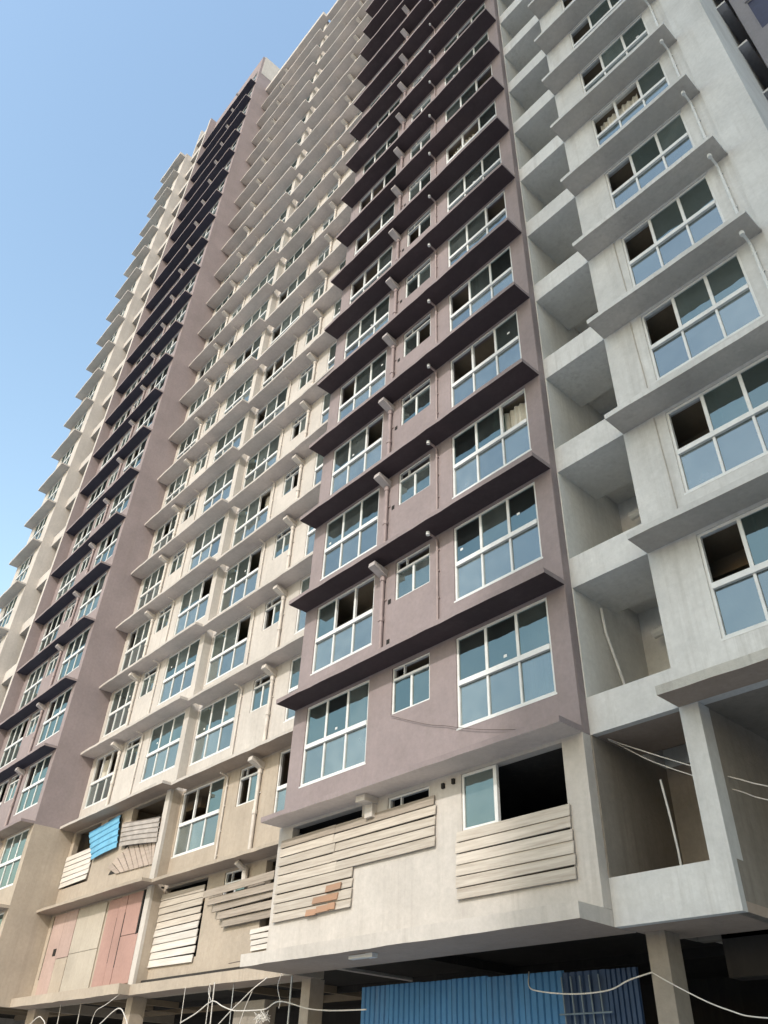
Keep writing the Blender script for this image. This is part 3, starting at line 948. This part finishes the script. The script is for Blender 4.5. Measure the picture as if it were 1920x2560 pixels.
# pink plywood and plaster panels on the lowest cream storey
pk = thing('plywood_panel', 'salmon pink plywood panel with dark slits beside the concrete pilaster', 'panel', (-26.6, CYA, 4.27))
y0, y1 = CYA - .04, CYA - .012
put('board', MB().box(-27.85, -27.05, y0, y1, 4.27, 6.80).mesh('board', 'pink'), pk)
put('board', MB().box(-27.03, -26.52, y0 - .004, y1, 4.27, 6.81).mesh('board', 'pink'), pk)
put('board', MB().box(-26.48, -25.46, y0, y1, 5.62, 6.82).mesh('board', 'pink'), pk)
put('board', MB().box(-26.48, -25.30, y0 - .003, y1, 4.27, 5.60).mesh('board', 'pink'), pk)
for xa, xb, za, zb in ((-27.05, -27.025, 4.9, 6.2), (-26.52, -26.47, 4.75, 6.3), (-25.46, -25.36, 5.58, 6.84)):
    put('slit', MB().box(xa, xb, y0 - .006, y1, za, zb).mesh('slit', 'hole'), pk)
pl = thing('plywood_panel', 'faded pink plywood door panel with a square hole by the side wall', 'panel', (-31.3, CYA, 4.27))
put('board', MB().box(-32.40, -31.35, y0, y1, 4.27, 6.83).mesh('board', 'pink2'), pl)
put('board', MB().box(-31.33, -30.35, y0 - .004, y1, 5.35, 6.84).mesh('board', 'pink2'), pl)
put('board', MB().box(-31.33, -30.35, y0 - .002, y1, 4.27, 5.33).mesh('board', 'tan'), pl)
put('hole', MB().box(-31.75, -31.48, y0 - .008, y1, 5.45, 5.68).mesh('hole', 'hole'), pl)
pg = thing('plaster_panel', 'greyish white plasterboard panel between the two pink plywood panels', 'panel', (-29.1, CYA, 4.27))
put('board', MB().box(-30.30, -28.05, y0, y1, 4.27, 5.40).mesh('board', 'panel'), pg)
put('board', MB().box(-30.30, -28.05, y0 - .004, y1, 5.415, 6.80).mesh('board', 'panel'), pg)
# thin stay rod in front of the small window
# ================================================================== blue corrugated fence on the ground storey
fe = thing('corrugated_fence', 'blue corrugated sheet fence closing the ground storey', 'fence', (-12.3, 12.6, 0))
x = -14.98
i = 0
while x < -8.25:
    w = min(.9, (-9.62 if x < -9.7 else -8.15) - x)
    zt = 3.66 - .012 * i + random.uniform(-.02, .02)
    mb = corrugated(MB(), (x, 12.6 - .008 * (i % 2), 0.05), (x + w + .03, 12.6 - .008 * (i % 2), 0.05), (x + w + .03, 12.6, zt), (x, 12.6, zt), 6, .03)
    put('sheet', mb.mesh('sheet', 'blue' if x < -9.7 else 'blue_shade'), fe)  # end sheets take the blue with shade painted in
    x += w
    i += 1
ga = thing('bar_gate', 'slim steel bars leaning against the dark end of the blue fence', 'bars', (-9.1, 12.5, 0))
for r in range(5):
    put('bar', MB().tube([(-9.45 + r * .19, 12.45, .05), (-9.62 + r * .19, 12.53, 3.5)], .014, 6).mesh('bar', 'bar'), ga)
put('rail', MB().tube([(-9.65, 12.44, 2.95), (-8.6, 12.44, 2.95)], .014, 6).mesh('rail', 'bar'), ga)

# ================================================================== cables and wires
def smooth(pts, n=5):
    P = [Vector(p) for p in pts]
    if len(P) < 3:
        return P
    Q = [P[0] * 2 - P[1]] + P + [P[-1] * 2 - P[-2]]
    out = []
    for i in range(1, len(Q) - 2):
        for j in range(n):
            t = j / n
            a, b, c, d = Q[i - 1], Q[i], Q[i + 1], Q[i + 2]
            out.append(.5 * ((2 * b) + (c - a) * t + (2 * a - 5 * b + 4 * c - d) * t * t + (3 * b - a - 3 * c + d) * t ** 3))
    out.append(P[-1])
    return out

def cable(pts, r, label, mat='cable', name='cable', cat='cable', sm=True):
    o = put(name, MB().tube(smooth(pts) if sm else pts, r * .68, 6).mesh(name, mat))
    return tag(o, label, cat)

cable([(-7.45, 11.6, 6.89), (-7.26, 11.75, 6.78), (-6.68, 11.75, 6.45), (-6.1, 11.75, 6.13), (-5.74, 11.75, 5.93), (-5.37, 11.75, 5.75), (-5.07, 11.75, 5.6), (-4.6, 11.75, 5.45), (-3.2, 11.9, 5.35)], .014, 'upper of two pale cables swagged from the loggia corner behind the column')
cable([(-7.45, 11.62, 6.87), (-7.35, 11.8, 6.8), (-6.86, 11.8, 6.43), (-6.44, 11.8, 6.17), (-6.14, 11.8, 6.0), (-5.76, 11.8, 5.76), (-5.4, 11.8, 5.58), (-5.14, 11.8, 5.43), (-4.6, 11.8, 5.25), (-3.2, 11.95, 5.1)], .012, 'lower of two pale cables swagged from the loggia corner behind the column')
cable([(-10.3, 12.5, 3.62), (-9.9, 12.0, 3.32), (-9.42, 11.7, 3.2), (-8.9, 11.7, 3.14), (-8.44, 11.7, 3.13), (-8.05, 11.7, 3.16), (-7.73, 11.7, 3.26), (-7.41, 11.86, 3.36)], .016, 'grey cable sagging in front of the bar gate')
cable([(-7.41, 11.86, 3.35), (-7.04, 11.7, 3.18), (-6.55, 11.7, 2.94), (-6.2, 11.7, 2.81), (-5.94, 11.7, 2.74), (-5.4, 11.7, 2.70), (-4.5, 11.7, 2.72)], .013, 'pale cable drooping away from the ground column into the dark bay')
cable([(-20.84, 11.6, 3.1), (-20.14, 11.6, 3.28), (-19.47, 11.6, 3.5), (-18.97, 11.6, 3.38), (-18.5, 11.6, 3.28), (-18.0, 11.6, 3.25), (-17.36, 11.6, 3.24), (-17.08, 11.6, 3.26), (-16.82, 11.6, 3.35), (-16.6, 11.6, 3.37), (-16.27, 11.6, 3.33), (-15.58, 11.6, 3.2), (-14.93, 11.6, 3.14), (-14.36, 11.6, 3.12), (-13.78, 11.7, 3.12)], .02, 'long wavy white cable strung along the open ground storey to the blue fence')
cable([(-17.5, 11.8, 3.9), (-17.75, 11.6, 3.66), (-18.18, 11.6, 3.45), (-18.5, 11.6, 3.30), (-18.99, 11.6, 3.04), (-19.4, 11.6, 2.8)], .018, 'pale cable slanting down from the slab edge across the wavy cable')
cable([(-17.75, 11.62, 3.68), (-17.96, 11.6, 3.33), (-18.12, 11.6, 3.0), (-18.25, 11.6, 2.6)], .014, 'thin cable branching down below the slanting pale cable')
cable([(-16.94, 11.8, 3.94), (-16.75, 11.6, 3.66), (-16.61, 11.6, 3.39), (-16.62, 11.6, 3.24)], .014, 'short cable dropping from the corner of the mauve wing to the wavy cable')
cable([(-19.51, 11.62, 3.9), (-19.36, 11.62, 2.2)], .022, 'pale pole hanging beside the crest of the wavy cable', 'cable', 'hanging_rod', 'rod', False)
cable([(-16.66, 11.9, 3.9), (-16.64, 11.9, 2.0)], .035, 'grey pipe standing by the ground pier under the mauve wing', 'steel', 'standing_pipe', 'pipe', False)
cable([(-21.15, 11.75, 3.9), (-21.0, 11.7, 3.0), (-20.9, 11.7, 2.4)], .012, 'thin wire hanging at the free end of the wavy cable')
cable([(-19.85, 11.7, 3.9), (-19.70, 11.6, 3.7), (-19.50, 11.6, 3.5)], .012, 'short wire tying the wavy cable up to the slab')
cable([(-20.15, 11.9, 3.9), (-20.08, 11.9, 2.4)], .018, 'dull thin rod hanging just behind the wavy cable', 'cable', 'hanging_rod', 'rod', False)
cable([(-19.23, 12.0, 3.9), (-19.15, 12.0, 2.4)], .016, 'dull rod hanging in front of the concrete stub', 'steel', 'hanging_rod', 'rod', False)
cable([(-30.6, 11.4, 3.1), (-30.2, 11.4, 3.34), (-29.69, 11.4, 3.51), (-29.33, 11.4, 3.44), (-29.03, 11.4, 3.3), (-28.9, 11.4, 3.0)], .022, 'looped white cable arching under the pink panels')
cable([(-25.6, 11.4, 2.95), (-25.01, 11.4, 3.19), (-24.08, 11.4, 3.52), (-23.53, 11.4, 3.29), (-23.2, 11.4, 3.0)], .022, 'peaked white cable looping past the ground pier of the cream wing')
cable([(-25.65, 11.4, 2.9), (-25.61, 11.4, 3.2), (-25.57, 11.4, 3.38), (-25.41, 11.4, 3.54), (-25.03, 11.45, 3.65), (-24.6, 11.6, 3.9)], .014, 'thin cable curling down from the slab beside the peaked cable')
cable([(-29.61, 12.0, 3.9), (-29.4, 12.0, 2.6)], .02, 'upright pale rod behind the looped cable', 'cable', 'hanging_rod', 'rod', False)
cable([(-28.05, 12.0, 3.9), (-27.9, 12.0, 2.6)], .02, 'upright pale rod below the salmon panel', 'cable', 'hanging_rod', 'rod', False)
cable([(-12.57, 11.03, 8.61), (-11.89, 11.03, 8.3), (-11.33, 11.03, 8.06), (-10.9, 11.03, 7.92), (-10.43, 11.02, 7.74), (-9.93, 11.02, 7.57), (-9.44, 11.02, 7.43), (-8.83, 11.03, 7.27)], .009, 'thin dark wire sagging across the mauve wall below the big window', 'cable_d')
cable([(-19.27, 11.8, 4.31), (-18.34, 11.8, 4.34), (-17.66, 11.85, 4.44)], .015, 'bent dark reinforcing bar sticking out above the slab edge', 'cable_d', 'rebar', 'rebar')
# knot of wire on the long cable
pts = []
for i in range(60):
    a = i * 1.3
    pts.append((-17.2 + .22 * math.sin(a) + .05 * math.sin(i * .37), 11.58 + .05 * math.cos(a * 1.7), 3.2 - .16 * abs(math.cos(a * .8)) + .06 * math.sin(a * 2.1)))
cable(pts, .009, 'tangled knot of pale wire on the wavy cable', 'cable', 'wire_knot', 'wire', False)
# batten lamp under the mauve wing's slab
la = thing('batten_lamp', 'unlit white batten lamp under the slab of the mauve wing', 'lamp', (-12.9, 10.8, 3.85))
put('body', MB().box(-13.25, -12.75, 10.74, 10.86, 3.83, 3.89).mesh('body', 'white'), la)
put('end_cap', MB().box(-12.745, -12.55, 10.73, 10.87, 3.82, 3.895).mesh('end_cap', 'white'), la)
